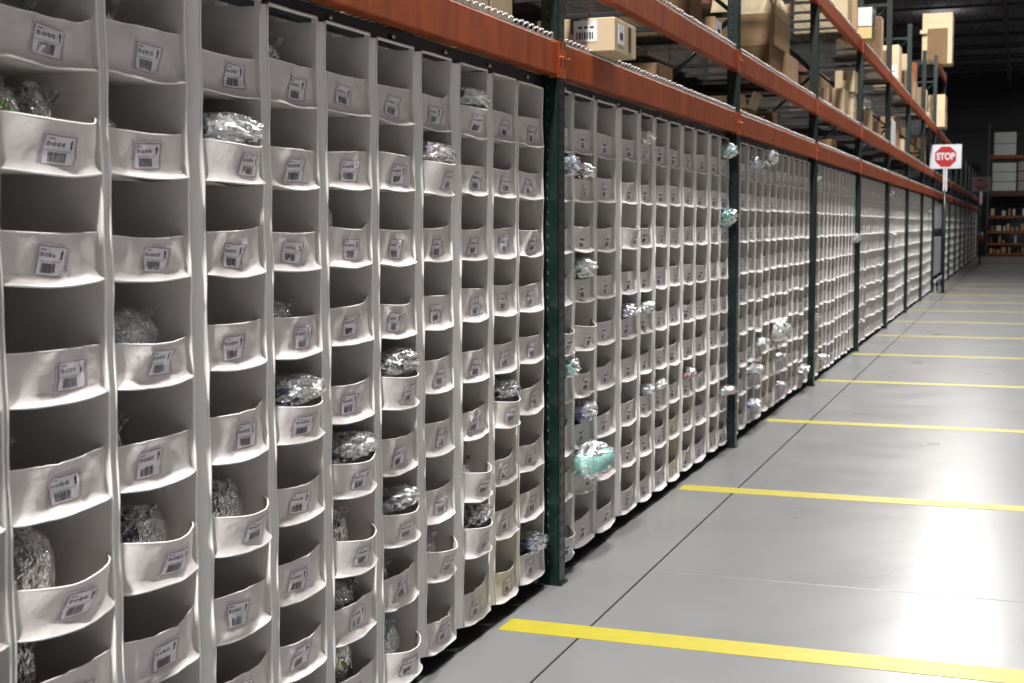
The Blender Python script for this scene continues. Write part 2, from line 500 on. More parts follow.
# ------------------------------------------------------------------ fabric organizers
XF = -.055            # front plane of the fabric
DEP = .40
GLY = {'0': '757', '1': '262', '2': '657', '3': '737', '4': '571', '5': '767', '6': '467', '7': '711'}
FONT = {'0': ['111', '101', '101', '101', '111'], '1': ['010', '110', '010', '010', '111'], '2': ['111', '001', '111', '100', '111'],
        '3': ['111', '001', '011', '001', '111'], '4': ['101', '101', '111', '001', '001'], '5': ['111', '100', '111', '001', '111'],
        '6': ['111', '100', '111', '101', '111'], '7': ['111', '001', '001', '010', '010'], '8': ['111', '101', '111', '101', '111'],
        '9': ['111', '101', '111', '001', '111'], '-': ['000', '000', '111', '000', '000'], 'J': ['001', '001', '001', '101', '111'],
        'A': ['010', '101', '111', '101', '101'], 'B': ['110', '101', '110', '101', '110'], 'C': ['111', '100', '100', '100', '111'],
        'D': ['110', '101', '101', '101', '110'], 'E': ['111', '100', '111', '100', '111'], 'F': ['111', '100', '111', '100', '100'],
        'G': ['111', '100', '101', '101', '111'], 'H': ['101', '101', '111', '101', '101'], 'I': ['111', '010', '010', '010', '111']}

class Pocket:
    """surface of one bin front, local y in 0..w, z absolute; x relative to XF"""
    def __init__(s, w, zb, h, rng, bulge=.016, lean=0., sag=.006, tilt=0., tent=.006, notch=False, flare=0.):
        s.w = w; s.zb = zb; s.h = h; s.B = bulge; s.lean = lean; s.sag = sag; s.tilt = tilt; s.T = tent
        s.flare = flare
        s.c = .5 + rng.uniform(-.1, .1); s.ph = rng.uniform(0, 50); s.zs = .006 + rng.uniform(0, .007); s.lip = .013 + rng.uniform(-.004, .005); s.rec = .015
        s.notch = notch
    def p(s, u, v):
        e = max(0., sin(pi * min(max(u, 0), 1))) ** .55
        y = u * s.w
        z = s.zb - s.zs * sin(pi * u) * (1 - v) + v * s.h + v * (-s.sag * sin(pi * u) + s.tilt * (u - .5))
        if s.notch and v > .9: z += .016 * max(0, (u - .82) / .18)
        x = -s.rec * min(1, v / .16) + e * (s.B * .7 + s.lip * max(0, 1 - v / .17) ** 1.2 * .6 + 0) + max(0., sin(pi * min(max(u, 0), 1))) ** .85 * (s.lean + .008) * v
        # tent creases pulled by the stiff label
        half = .13 + .36 * (1 - v)
        d = abs(u - s.c) / half
        x += s.T * e * max(0, 1 - abs(d - 1) * 2.6) * (1 - .5 * v)
        x += e * .010 * noise.noise(Vector((u * 3.1 + s.ph, v * 2.0, s.ph)))
        x += e * .0025 * noise.noise(Vector((u * 9 + s.ph, v * 6, 3)))
        return (x, y, z)
    def mesh(s, nu=12, nv=7):
        b = MB()
        vs_ = [0, .05, .12, .22, .4, .6, .8, .93, 1][:nv + 2] if nv >= 7 else None
        def fn(u, v):
            if vs_:
                k = v * (len(vs_) - 1); i = int(min(k, len(vs_) - 2)); v = vs_[i] + (k - i) * (vs_[i + 1] - vs_[i])
            return s.p(u, v)
        n = len(vs_) - 1 if vs_ else nv
        b.grid(fn, nu, n, 0)
        b.grid(lambda u, v: (lambda q: (q[0] - .0022, q[1], q[2]))(fn(u, v)), nu, n, 0, flip=True)
        # folded hem along the top edge and the sewn edge at the bottom
        b.tube([(lambda q: (q[0] - .001, q[1], q[2]))(s.p(i / nu, 1)) for i in range(nu + 1)], .0022, 5, 1)
        b.tube([(lambda q: (q[0] - .0015, q[1], q[2]))(s.p(i / nu, 0)) for i in range(nu + 1)], .0028, 5, 1)
        return b
    def label(s, code, rng, detail=True, faint=False):
        b = MB()
        lw, lh = .088, .056
        uc = s.c + rng.uniform(-.04, .04)
        rot = rng.uniform(-.07, .07)
        zc = s.zb + .019 + lh / 2 + rng.uniform(0, .006)
        x_off = rng.uniform(-.003, .003)
        def P(a, c, off):
            # a, c in metres across the label
            ca, sa = cos(rot), sin(rot)
            yy = uc * s.w + a * ca - c * sa; zz = zc + a * sa + c * ca
            u = min(max(yy / s.w, .01), .99); v = min(max((zz - s.zb) / s.h, .02), .98)
            q = s.p(u, v); return (q[0] + off, yy, q[2] + (zz - (s.zb + v * s.h)))
        def quad(a0, a1, c0, c1, off, mi, n=1, mm=1):
            b.grid(lambda u, v: P(a0 + (a1 - a0) * u, c0 + (c1 - c0) * v, off), n, mm, mi, smooth=False)
        quad(-lw / 2 - .010, lw / 2 + .010, -lh / 2 - .003, lh / 2 + .007, .0012, 0, 6, 3)
        quad(-lw / 2, lw / 2, -lh / 2, lh / 2, .0022, 1, 6, 3)
        if not detail:
            quad(-lw * .34, lw * .16, lh * .10, lh * .26, .003, 3, 3)
            for k in range(3): quad(-lw * .3 + k * .016, -lw * .3 + k * .016 + .011, -lh * .42, -lh * .06, .003, 2)
            quad(lw * .36, lw * .42, lh * .05, lh * .38, .003, 2)
            return b
        # thin frame lines of the sleeve
        for c in (-lh / 2, lh / 2): quad(-lw / 2, lw / 2, c - .0006, c + .0006, .0030, 3, 6)
        for a in (-lw / 2, lw / 2, -lw / 2 - .005, lw / 2 + .005): quad(a - .0006, a + .0006, -lh / 2, lh / 2, .0030, 3, 1, 3)
        px = .00128
        x0 = -lw / 2 + .006; zt = lh * .5 - .012
        for k in range(6): quad(x0 + k * .003, x0 + k * .003 + .0021, zt + .0045, zt + .0068, .0031, 2)      # small unreadable heading
        cx = x0
        for ch in code:
            g = FONT[ch]
            for r in range(5):
                c = 0
                while c < 3:
                    if g[r][c] == '1':
                        c2 = c
                        while c2 < 3 and g[r][c2] == '1': c2 += 1
                        quad(cx + c * px, cx + c2 * px, zt - (r + 1) * px * 1.25, zt - r * px * 1.25, .0031, 2)
                        c = c2
                    else: c += 1
            cx += 4 * px * (.78 if ch == '-' else 1)
        quad(-lw / 2 + .003, lw * .36, -.0012, -.0004, .003, 3, 5)
        # bar code
        a = -lw / 2 + .014
        while a < lw * .20:
            ww = rng.choice([.0009, .0014, .0022]); quad(a, a + ww, -lh / 2 + .005, -.004, .0031, 2); a += ww + rng.choice([.0008, .0012, .0019])
        # arrow
        ax = lw * .37
        quad(ax - .0022, ax + .0022, lh * .06, lh * .30, .0031, 4)
        V = [P(ax - .0048, lh * .26, .0031), P(ax + .0048, lh * .26, .0031), P(ax, lh * .43, .0031)]
        b.add(V, [(0, 1, 2)], 4)
        return b
ARROW = mat('black_arrow_print', (.012, .012, .014), .6)
LABM = [SLEEVE, CARD, INK, INKR, ARROW]

# row heights: bottom edge of every pocket, for the nearest column and for the tenth
ZA = [1.848, 1.627, 1.403, 1.165, .930, .700, .480, .262, .046]
ZB = [1.838, 1.629, 1.400, 1.181, .971, .766, .536, .339, .082]

def side_panel(w, zb, zt, rng, right, full=True, gap=.02):
    """one side wall; thickness 5 mm, wavy front edge with a sewn hem"""
    b = MB()
    ph = rng.uniform(0, 99); amp = .0035
    y0 = w if right else 0.
    out = 1 if right else -1
    def wob(z): return amp * noise.noise(Vector((ph, z * 3.1, 0))) * 1.3 + .0012 * noise.noise(Vector((ph, z * 11, 4)))
    def scal(z):
        # the front edge is pulled in between two shelves
        d = min(abs(z - q) for q in ROWZ)
        return -.004 * min(1, d / .08)
    nz_ = 40 if full else 12
    xs = [-DEP, -.2, -.03, 0]
    def fn(o):
        def g(u, v):
            z = zb + (zt - zb) * v; k = u * 3; i = int(min(k, 2)); x = xs[i] + (k - i) * (xs[i + 1] - xs[i])
            t = (x + DEP) / DEP
            fl = .006 * max(0, (x + .035) / .035) ** 2 * out
            return (x + (scal(z) if x > -.01 else 0), y0 + o * out + fl - .006 * out + wob(z) * t * t, z)
        return g
    b.grid(fn(0), 3, nz_, 0, flip=not right); b.grid(fn(.005), 3, nz_, 0, flip=right)
    if gap > 0:
        # front edge of the wall folds outward and fills the gap to the neighbour
        prof = [(0, 0), (-.003, .08 * gap), (-.012, .20 * gap)] if right else [(0, 0), (-.012, .22 * gap), (-.034, .50 * gap), (-.06, .60 * gap)]
        def band(u, v):
            z = zb + (zt - zb) * v; k = u * (len(prof) - 1); i = min(int(k), len(prof) - 2); f = k - i
            px = prof[i][0] + (prof[i + 1][0] - prof[i][0]) * f; py = prof[i][1] + (prof[i + 1][1] - prof[i][1]) * f
            bil = .12 * gap * noise.noise(Vector((ph + 7, z * 2.2, 0))) * u
            return (px + scal(z), y0 + out * (.003 + max(0, py + bil)) + wob(z), z)
        b.grid(band, 4, nz_, 1, flip=right)
    b.tube([(scal(z), y0 + .0025 * out + wob(z), z) for z in [zb + (zt - zb) * k / nz_ for k in range(nz_ + 1)]], .0034, 6, 1)
    return b
def shelf_mesh(w, z, rng, top=False, nu=8):
    b = MB(); ph = rng.uniform(0, 9); sg = .008 + rng.uniform(0, .006)
    def s_(u, v, o):
        x = -DEP + DEP * v
        zz = z - (0 if top else sg * sin(pi * u) * (v ** 2)) + .003 * noise.noise(Vector((u * 2 + ph, v * 2, z)))
        return (x, u * w, zz + o)
    b.grid(lambda u, v: s_(u, v, .004), nu, 3, 0, flip=True); b.grid(lambda u, v: s_(u, v, 0), nu, 3, 0)
    if top:
        b.tube([(lambda q: (q[0], q[1], q[2] + .002))(s_(k / nu, 1, 0)) for k in range(nu + 1)], .0045, 5, 1)
    return b

ROWZ = ZA
ORGS = {}    # (bay, col) -> dict(y0, w, zrows, ztop)
def zrows(t, rng, j=.004):
    return [a + (b_ - a) * t + rng.uniform(-j, j) for a, b_ in zip(ZA, ZB)]

def col_label(bay, c, n):
    kind = 'white fabric organizer of stacked pockets'
    if bay == 0:
        return '%s, %s column before the first green upright' % (kind, ORD[n - c])
    return '%s, %s column after the %s green upright' % (kind, ORD[c + 1], ORD[bay])

PK = {}       # photo-driven looks of single pockets in the first bay: (bay, col, row) -> kwargs
def organizer(bay, c, n, y0, w, t, ztop, detail, gl=.02, gr=.02):
    global ROWZ
    rng = random.Random(bay * 100 + c)
    zz = zrows(t, rng)
    ROWZ = zz + [ztop]
    root = thing('pocket_organizer', col_label(bay, c, n), 'organizer', (XF, y0, 0), 'hanging fabric organizers in the bay ' + bay_words(bay))
    ORGS[(bay, c)] = dict(y0=y0, w=w, z=zz, zt=ztop)
    zb = zz[-1] - .002
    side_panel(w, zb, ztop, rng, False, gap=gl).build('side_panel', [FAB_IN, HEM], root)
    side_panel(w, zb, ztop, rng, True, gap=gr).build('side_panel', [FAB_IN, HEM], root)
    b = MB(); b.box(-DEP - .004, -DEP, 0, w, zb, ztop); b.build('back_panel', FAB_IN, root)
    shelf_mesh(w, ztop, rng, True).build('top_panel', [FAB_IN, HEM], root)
    for yy in (.04, w - .04):
        b = MB(); b.box(-.10, -.075, yy - .011, yy + .011, ztop, 2.0795); b.build('hanging_strap', HEM, root)
    for r, z in enumerate(zz):
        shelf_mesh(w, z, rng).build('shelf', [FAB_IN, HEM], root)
        kw = dict(bulge=.007 + rng.uniform(-.003, .006), lean=rng.choice([-.002, 0, .004, .008]), sag=rng.uniform(.0, .009),
                  tilt=rng.uniform(-.010, .014), tent=rng.choice([.010, .015, .018, .007]), notch=rng.random() < .16)
        h = .103 + rng.uniform(-.007, .009)
        ex = PK.get((bay, c, r), {})
        kw.update({k: v for k, v in ex.items() if k != 'h'}); h = ex.get('h', h)
        if r == 0: kw['bulge'] *= .55
        p = Pocket(w, z, h, rng, **kw)
        if bay > 1: p.lip *= .45; p.rec = .026
        elif bay: p.lip *= .7; p.rec = .02
        po = p.mesh(14 if detail > 1 else 10, 7).build('pocket', [FAB, HEM], root)
        if detail:
            p.label('01-J1-%02d-%s%d' % (1, 'IHGFEDCBA'[r], (11 - (n - c)) % 9 + 1 if bay == 0 else c % 9 + 1), rng, detail > 1).build('label_card', LABM, po)
    return root

# pockets stretched by what they hold (bay before the first upright; column counted from its near end)
FULL = dict(lean=.030, bulge=.040, tent=.001, sag=.012)
for k in [(0, 9), ]: pass
OPEN0 = [(1.70, 1.945), (2.00, 2.24)]
B0 = [(1.843, 2.115), (2.135, 2.447), (2.478, 2.771), (2.842, 3.112), (3.155, 3.414), (3.468, 3.743), (3.797, 4.06), (4.127, 4.37), (4.455, 4.71), (4.768, 5.012), (5.043, 5.334)]
N0 = len(B0)
C0 = 1   # index of the column whose pockets fill the upper corner of the picture
for q in [(C0, 1), (C0, 5), (C0 + 1, 5), (C0 + 2, 1), (C0 + 2, 5), (C0 + 4 - 1, 4), (C0 + 4, 5), (C0 + 5, 4), (C0 + 5, 6), (C0 + 5, 8), (C0 + 4, 6),
          (C0 + 6, 1), (C0 + 6, 7), (C0 + 7, 0), (C0 + 7, 7), (C0 + 7, 6), (C0 + 8, 5)]:
    PK[(0, q[0], q[1])] = dict(FULL)
for q in [(3, 2), (0, 4), (0, 8), (1, 4), (1, 7)]: PK[(1, q[0], q[1])] = dict(FULL)
def gaps(L, c):
    return (L[c][0] - L[c - 1][1] if c else .015), (L[c + 1][0] - L[c][1] if c < len(L) - 1 else .015)
for c, (a, b_) in enumerate(B0):
    t = min(max((c - C0) / 9, 0), 1)
    organizer(0, c, N0, a, b_ - a, t * t * (3 - 2 * t) if c < 8 else 1 if c > 9 else .85, 2.096 - .024 * t, 2, *gaps(B0, c))
B1 = [(.093, .352), (.385, .684), (.729, 1.042), (1.150, 1.442), (1.512, 1.750), (1.826, 2.082), (2.141, 2.396), (2.482, 2.746), (2.812, 3.125), (3.235, 3.480), (3.535, 3.785)]
for c, (a, b_) in enumerate(B1):
    organizer(1, c, 11, PY(1) + a, b_ - a, .8 - .05 * c, 2.088, 1, *gaps(B1, c))
def widths(bay):
    r_ = random.Random(bay + 40); y = .088; out = []
    for c in range(12):
        g = r_.choice([.036, .048, .066, .085]); ww = (BL - .02) / 12 - g
        out.append((y + g * .5, y + g * .5 + ww)); y += (BL - .02) / 12
    return out
protos = []
for bay in (2, 3):
    for c, (a, b_) in enumerate(widths(bay)):
        protos.append((organizer(bay, c, 12, PY(bay) + a, b_ - a, .5 + random.Random(bay * 9 + c).uniform(-.3, .3), 2.086, 1, *gaps(widths(bay), c)), bay, c))
rc = random.Random(5)
for bay in list(range(4, 8)) + list(range(9, LAST)):
    for c in range(12):
        pr, pb, pc = protos[rc.randrange(12) + (12 if rc.random() < .5 else 0)]
        pr = protos[(c + (12 if bay % 2 else 0)) % 24]
        src = pr[0]
        if bay > 6:
            # too far away to show labels: pockets and shelves only
            o = src.copy(); COL.objects.link(o)
            for ch in src.children:
                cc = ch.copy(); COL.objects.link(cc); cc.parent = o
        else:
            o = copy_tree(src)
        o.location = (XF, src.location.y + (bay - pr[1]) * S, 0)
        o['label'] = col_label(bay, c, 12); o['group'] = 'hanging fabric organizers in the bay ' + bay_words(bay)
        d = dict(ORGS[(pr[1], pr[2])]); d['y0'] = o.location.y; ORGS[(bay, c)] = d

# ------------------------------------------------------------------ bagged goods in the pockets
ITEMS = [
(2.151, 2.352, 1.959, 1.939, 'darkbrown', 'c', 0, 'dark brown plush lump in clear plastic'),
(2.141, 2.290, 1.795, 1.737, 'lime', 'c', 0, 'lime green cloth in a loose clear bag'),
(2.273, 2.377, 1.794, 1.741, 'none', 'c', 0, 'empty flap of clear plastic beside the lime green cloth'),
(2.134, 2.209, 1.088, 1.053, 'none', 'c', 0, 'small wisp of clear plastic film'),
(2.147, 2.355, 0.883, 0.827, 'taupe', 'c', 0, 'taupe knitwear in crinkled clear plastic'),
(2.136, 2.267, 0.683, 0.612, 'black', 'c', 0, 'black garment in glossy plastic'),
(2.475, 2.604, 2.003, 1.934, 'magenta', 'c', 0, 'magenta item in cloudy plastic'),
(2.487, 2.602, 1.762, 1.736, 'greyd', 'c', 0, 'dark grey roll with a shiny plastic end'),
(2.523, 2.747, 1.318, 1.281, 'none', 's', 0, 'silvery crumpled plastic bag lying low'),
(2.516, 2.546, 1.085, 1.063, 'greyd', 'c', 0, 'tiny dark bag tip in a corner'),
(2.535, 2.785, 0.855, 0.808, 'black', 's', 0, 'black garment in silvery crinkled plastic'),
(2.850, 3.111, 1.777, 1.742, 'white', 's', 1, 'white tissue and clear plastic sticking up'),
(2.876, 3.120, 0.852, 0.811, 'greyd', 's', 0, 'dark grey garment with bright plastic glints'),
(3.148, 3.329, 2.018, 1.960, 'black', 'c', 0, 'black folded item under a pocket rim'),
(3.170, 3.390, 1.308, 1.283, 'forest', 's', 0, 'dark green garment with a silver plastic end'),
(3.177, 3.483, 1.092, 1.042, 'slate', 's', 1, 'slate blue garment in a full crinkled bag'),
(3.481, 3.612, 1.597, 1.519, 'none', 'c', 0, 'upright wisp of clear plastic film'),
(3.478, 3.534, 1.087, 1.055, 'slate', 'c', 0, 'small grey bag tip by the side wall'),
(3.508, 3.851, 0.891, 0.812, 'slate', 's', 1, 'slate garments in a bulging crinkled bag spilling forward'),
(3.507, 3.689, 0.658, 0.577, 'darkred', 'c', 0, 'dark red garment deep in its pocket'),
(3.514, 3.753, 0.431, 0.379, 'black', 's', 0, 'black garment with a rounded shiny bag'),
(3.525, 3.704, 0.272, 0.141, 'floral', 'c', 0, 'yellow and green floral fabric'),
(3.816, 4.048, 1.117, 1.053, 'charcoal', 's', 1, 'charcoal garment in a silver bag sticking up'),
(3.825, 4.141, 0.644, 0.592, 'slate', 's', 1, 'blue grey garment in glossy crinkled plastic'),
(3.841, 3.945, 0.437, 0.395, 'charcoal', 'c', 0, 'charcoal bag end low in its pocket'),
(3.849, 4.097, 0.222, 0.120, 'steelblue', 's', 0, 'steel blue garment in crinkled plastic'),
(4.104, 4.463, 1.781, 1.744, 'plum', 's', 1, 'plum and white garment in a puffy bag'),
(4.196, 4.446, 0.407, 0.354, 'plumw', 's', 0, 'plum and white items in clear plastic'),
(4.440, 4.758, 1.993, 1.964, 'none', 's', 1, 'clear bag rim standing over a stretched pocket'),
(4.473, 4.607, 1.333, 1.290, 'purple', 'c', 0, 'small purple item in a corner'),
(4.517, 4.675, 0.658, 0.595, 'charcoal', 'c', 0, 'dark bundle with a clear tip'),
(4.524, 4.819, 0.469, 0.378, 'greyd', 's', 1, 'dark grey garment in a large crinkled silver bag'),
(4.775, 4.924, 1.826, 1.751, 'darkbrown', 's', 0, 'dark brown item with a clear bag tip'),
(4.804, 5.095, 0.891, 0.832, 'darkbrown', 's', 1, 'brown item in white crinkled plastic'),
(5.137, 5.401, 0.242, 0.196, 'denim', 'c', 1, 'denim blue item in clear plastic'),
(5.583, 5.795, 1.812, 1.747, 'paleblue', 's', 2, 'pale blue and white bag bulging past the upright'),
(5.795, 6.022, 1.782, 1.751, 'greyd', 'c', 1, 'dark grey bag beside the pale blue one'),
(5.751, 6.151, 1.359, 1.323, 'bw', 's', 1, 'black and white patterned bag'),
(5.580, 5.824, 0.935, 0.820, 'mint', 's', 2, 'mint green bag beside the upright'),
(5.824, 6.154, 0.705, 0.598, 'indigo', 's', 1, 'indigo and lilac item in clear plastic'),
(5.579, 6.256, 0.481, 0.347, 'mint', 's', 4, 'large mint green bag bulging out of a low pocket past the first upright'),
(6.786, 7.173, 1.994, 1.917, 'redw', 's', 1, 'white plastic bag with a red spot'),
(6.569, 6.818, 1.088, 1.032, 'lilac', 's', 1, 'lilac item in shiny plastic'),
(6.918, 7.147, 1.090, 1.005, 'none', 's', 1, 'clear crinkled bag with bright glints'),
(6.940, 7.194, 0.879, 0.842, 'none', 's', 0, 'small glinting clear bag'),
(6.944, 7.221, 0.620, 0.571, 'none', 's', 1, 'clear bag rim above a loose pocket'),
(7.222, 7.402, 0.565, 0.498, 'white', 's', 1, 'white bag tip in a narrow pocket'),
(7.914, 8.127, 0.626, 0.541, 'salmon', 's', 1, 'salmon pink item in clear plastic'),
(8.222, 8.479, 1.053, 1.003, 'white', 's', 0, 'white bag edge under the rim'),
(8.684, 9.347, 0.410, 0.315, 'none', 's', 3, 'long clear bag poking out toward the upright'),
(8.933, 9.476, 2.045, 1.972, 'mintw', 's', 3, 'mint and white bag tip poking out'),
(8.951, 9.462, 1.617, 1.550, 'teal', 's', 3, 'teal bag tip poking out'),
(8.954, 9.221, 1.536, 1.470, 'mintw', 's', 2, 'pale mint bag under the teal tip'),
(9.699, 10.088, 2.003, 1.946, 'paleblue', 's', 2, 'pale blue bag in the top row'),
(10.336, 11.056, 2.086, 1.971, 'white', 's', 3, 'white bag bursting out of the top row'),
(10.177, 10.515, 1.883, 1.838, 'white', 'c', 1, 'small white bag tip'),
(10.421, 11.893, 0.699, 0.544, 'white', 's', 4, 'largest white bag, bulging out over the columns past the second upright'),
(9.775, 10.696, 0.581, 0.490, 'beigeg', 's', 3, 'grey beige bag hanging over its pocket'),
(9.782, 10.352, 0.483, 0.356, 'stripe', 's', 3, 'dark striped garment in clear plastic'),
(9.796, 10.455, 0.192, 0.094, 'bluew', 's', 3, 'blue and white bag low in its column'),
(10.794, 11.588, 0.391, 0.300, 'white', 's', 2, 'white bag over a low pocket'),
(12.032, 12.882, 0.244, 0.115, 'white', 's', 3, 'large white bag near the third upright'),
(11.094, 11.604, 0.167, 0.082, 'white', 's', 2, 'rounded white bag in the bottom rows'),
(13.358, 13.782, 2.017, 1.969, 'white', 's', 1, 'white bag tip near the top'),
(13.431, 13.863, 0.661, 0.581, 'white', 's', 1, 'small white bag against the upright'),
(13.414, 14.150, 0.154, 0.053, 'white', 's', 3, 'white bag bulging from the bottom row'),
(16.261, 16.993, 1.406, 1.312, 'white', 's', 3, 'white bag tip beside the fourth upright'),
(21.035, 21.890, 2.036, 1.947, 'white', 's', 2, 'white bag tip under the beam'),
(21.679, 22.588, 1.401, 1.307, 'white', 's', 2, 'white bag tip halfway up'),
(29.940, 31.668, 1.826, 1.698, 'yellow', 's', 2, 'pale yellow bag tip'),
]
CC = {'darkbrown': (.045, .028, .022), 'lime': (.22, .42, .03), 'none': (.55, .55, .56), 'taupe': (.13, .115, .105), 'black': (.012, .012, .014), 'magenta': (.35, .01, .16),
      'greyd': (.06, .06, .065), 'white': (.78, .78, .80), 'forest': (.012, .06, .025), 'slate': (.13, .15, .19), 'darkred': (.10, .008, .012), 'floral': (.42, .38, .06),
      'charcoal': (.035, .033, .038), 'steelblue': (.12, .19, .27), 'plum': (.22, .10, .17), 'plumw': (.30, .20, .28), 'purple': (.11, .06, .20), 'denim': (.07, .11, .24),
      'paleblue': (.50, .60, .78), 'bw': (.35, .37, .42), 'mint': (.42, .80, .72), 'indigo': (.06, .06, .38), 'redw': (.62, .50, .52), 'lilac': (.48, .46, .70), 'salmon': (.75, .40, .36),
      'mintw': (.50, .80, .75), 'teal': (.10, .48, .42), 'beigeg': (.40, .38, .35), 'stripe': (.10, .10, .12), 'bluew': (.14, .24, .66), 'yellow': (.80, .78, .45)}
COL2 = {'floral': (.05, .12, .03), 'stripe': (.5, .5, .5), 'bw': (.02, .02, .03), 'plum': (.6, .55, .6), 'plumw': (.7, .7, .72), 'redw': (.75, .75, .78), 'bluew': (.72, .76, .85), 'indigo': (.45, .45, .75)}
CM = {k: mat(k + '_cloth', v, .75, noise_amt=.3, nscale=30 if k in COL2 else 12, col2=COL2.get(k), bump=.5, bscale=45, bdist=.008) for k, v in CC.items()}
CM['none'] = plastic_film('cloudy_film', (.80, .80, .82), .35)
FILM = plastic_film('clear_film', (.86, .87, .90), .66)
FILML = plastic_film('thin_film', (.92, .93, .95), .86, .2, 45.)
LIGHT = {'white', 'paleblue', 'mint', 'teal', 'mintw', 'redw', 'bluew', 'lilac', 'salmon', 'yellow', 'indigo', 'lime', 'floral', 'magenta', 'denim'}
FILMS = plastic_film('silvery_film', (.88, .89, .93), .42, .13, 75.)

def lump(b, c, r, seed, amp, nu=16, nv=11, freq=3.2, ridge=0., zmin=None, smooth=True, mat_i=0):
    V = []; FF = []
    for j in range(nv + 1):
        th = pi * j / nv
        for i in range(nu):
            ph = 2 * pi * i / nu
            d = Vector((sin(th) * cos(ph), sin(th) * sin(ph), cos(th)))
            e = Vector((math.copysign(abs(d.x) ** .75, d.x), math.copysign(abs(d.y) ** .75, d.y), math.copysign(abs(d.z) ** .8, d.z)))
            n = noise.noise(d * freq + Vector((seed, 0, 0)))
            if ridge: n = n * (1 - ridge) + ridge * (1 - 2.4 * abs(noise.noise(d * freq * 1.7 + Vector((0, seed, 0)))))
            k = 1 + amp * n
            p = Vector((c[0] + e.x * r[0] * k, c[1] + e.y * r[1] * k, c[2] + e.z * r[2] * k))
            if zmin is not None and p.z < zmin: p.z = zmin
            V.append(p)
    for j in range(nv):
        for i in range(nu):
            FF.append((j * nu + i, j * nu + (i + 1) % nu, (j + 1) * nu + (i + 1) % nu, (j + 1) * nu + i))
    b.add(V, FF, mat_i, smooth)

def spray(b, base, dirv, ln, wd, seed):
    """crumpled end of a plastic bag: a pleated fan"""
    dirv = Vector(dirv).normalized(); side = dirv.cross(Vector((1, .2, .1))).normalized(); nrm = dirv.cross(side)
    def fn(u, v):
        a = (u - .5)
        q = Vector(base) + dirv * (ln * v * (1 - .5 * abs(a) + .15 * noise.noise(Vector((u * 6, seed, 0))))) + side * (a * wd * (.35 + .65 * v))
        return q + nrm * (.012 * v * sin(u * 17 + seed) + .008 * noise.noise(Vector((u * 5, v * 4, seed))))
    b.grid(fn, 9, 4, 0, smooth=False)

def find_cell(y, zp):
    best = None
    for (bay, c), d in ORGS.items():
        dist = max(d['y0'] - y, y - d['y0'] - d['w'], 0)
        if best is None or dist < best[0]: best = (dist, bay, c)
    d = ORGS[best[1:]]
    rows = [k for k, z in enumerate(d['z']) if z <= zp + .012]
    return best[1], best[2], d, (rows[0] if rows else 8)

for n_, (ya, yb, zt, zp, ck, wk, ov, lab) in enumerate(ITEMS):
    bay, c, d, r = find_cell((ya + yb) / 2, zp)
    z0 = d['z'][r] + .003
    c0, c1 = d['y0'] + .012, d['y0'] + d['w'] - .012
    if ov < 4: ya, yb = max(ya, c0), min(yb, c1)
    if yb - ya < .06: mid = (ya + yb) / 2; ya, yb = max(c0, mid - .035), min(c1, mid + .035)
    zt = max(zt, z0 + .112)
    top = (d['z'][r - 1] if r else d['zt']) - .016
    if ov < 3: zt = min(zt, top)
    ym, hw, H = (ya + yb) / 2, min((yb - ya) / 2, .19), (zt - z0)
    lx = (.038 + .012 * ov) if ov < 4 else .10
    rim = z0 + .112
    t = thing('bagged_garment', lab, 'bag', (XF - .118, ym, z0), 'bagged goods in the pockets')
    b = MB(); sd = n_ * 3.7; hi = min(hw, .13); fr = 4.8
    cx = 0.
    lump(b, (0, 0, H * .5), (.072, hi * .90, H * .5), sd, .10, zmin=.001, ridge=.3)
    if ov:
        fx = .112 + .012 * ov
        lump(b, (fx - .035, 0, max(rim - z0 + .012, H * .80)), (lx, hw * .97, max(.022, H * .20) * (2.1 if ov == 4 else 1)), sd + 6, .30 if ov < 4 else .20, 24, 16, fr, .7 if ov < 4 else .5)
    b.build('garment' if ck != 'none' else 'film_lump', CM[ck], t)
    b = MB()
    F_ = FILML if ck in LIGHT else FILM if wk == 'c' else FILMS
    fr = 4.8
    lump(b, (0, 0, H * .51), (.074, hi * .94, H * .52), sd + 1, .13, 20, 13, 4.4, .75, .0005, False)
    if ov:
        lump(b, (fx - .033, 0, max(rim - z0 + .016, H * .80)), ((lx + .006) * (.90 if ck in ('mint', 'teal', 'white', 'paleblue', 'bluew', 'mintw') else 1), hw * .98, max(.024, H * .22) * (2.0 if ov == 4 else 1)), sd + 6, .34 if ov < 4 else .24, 24, 16, fr, .8 if ov < 4 else .5, None, False)
    rr = random.Random(n_)
    for q in range(3 if ov else 2):
        a = rr.uniform(-.8, .8)
        spray(b, (.06 + .02 * ov, hw * .6 * a, H * .78), (.25 + .15 * ov * rr.random(), a * .7, .9 - .12 * ov), .035 + .01 * rr.random() + H * .10, .045, sd + q)
    b.build('plastic_wrap', F_, t)

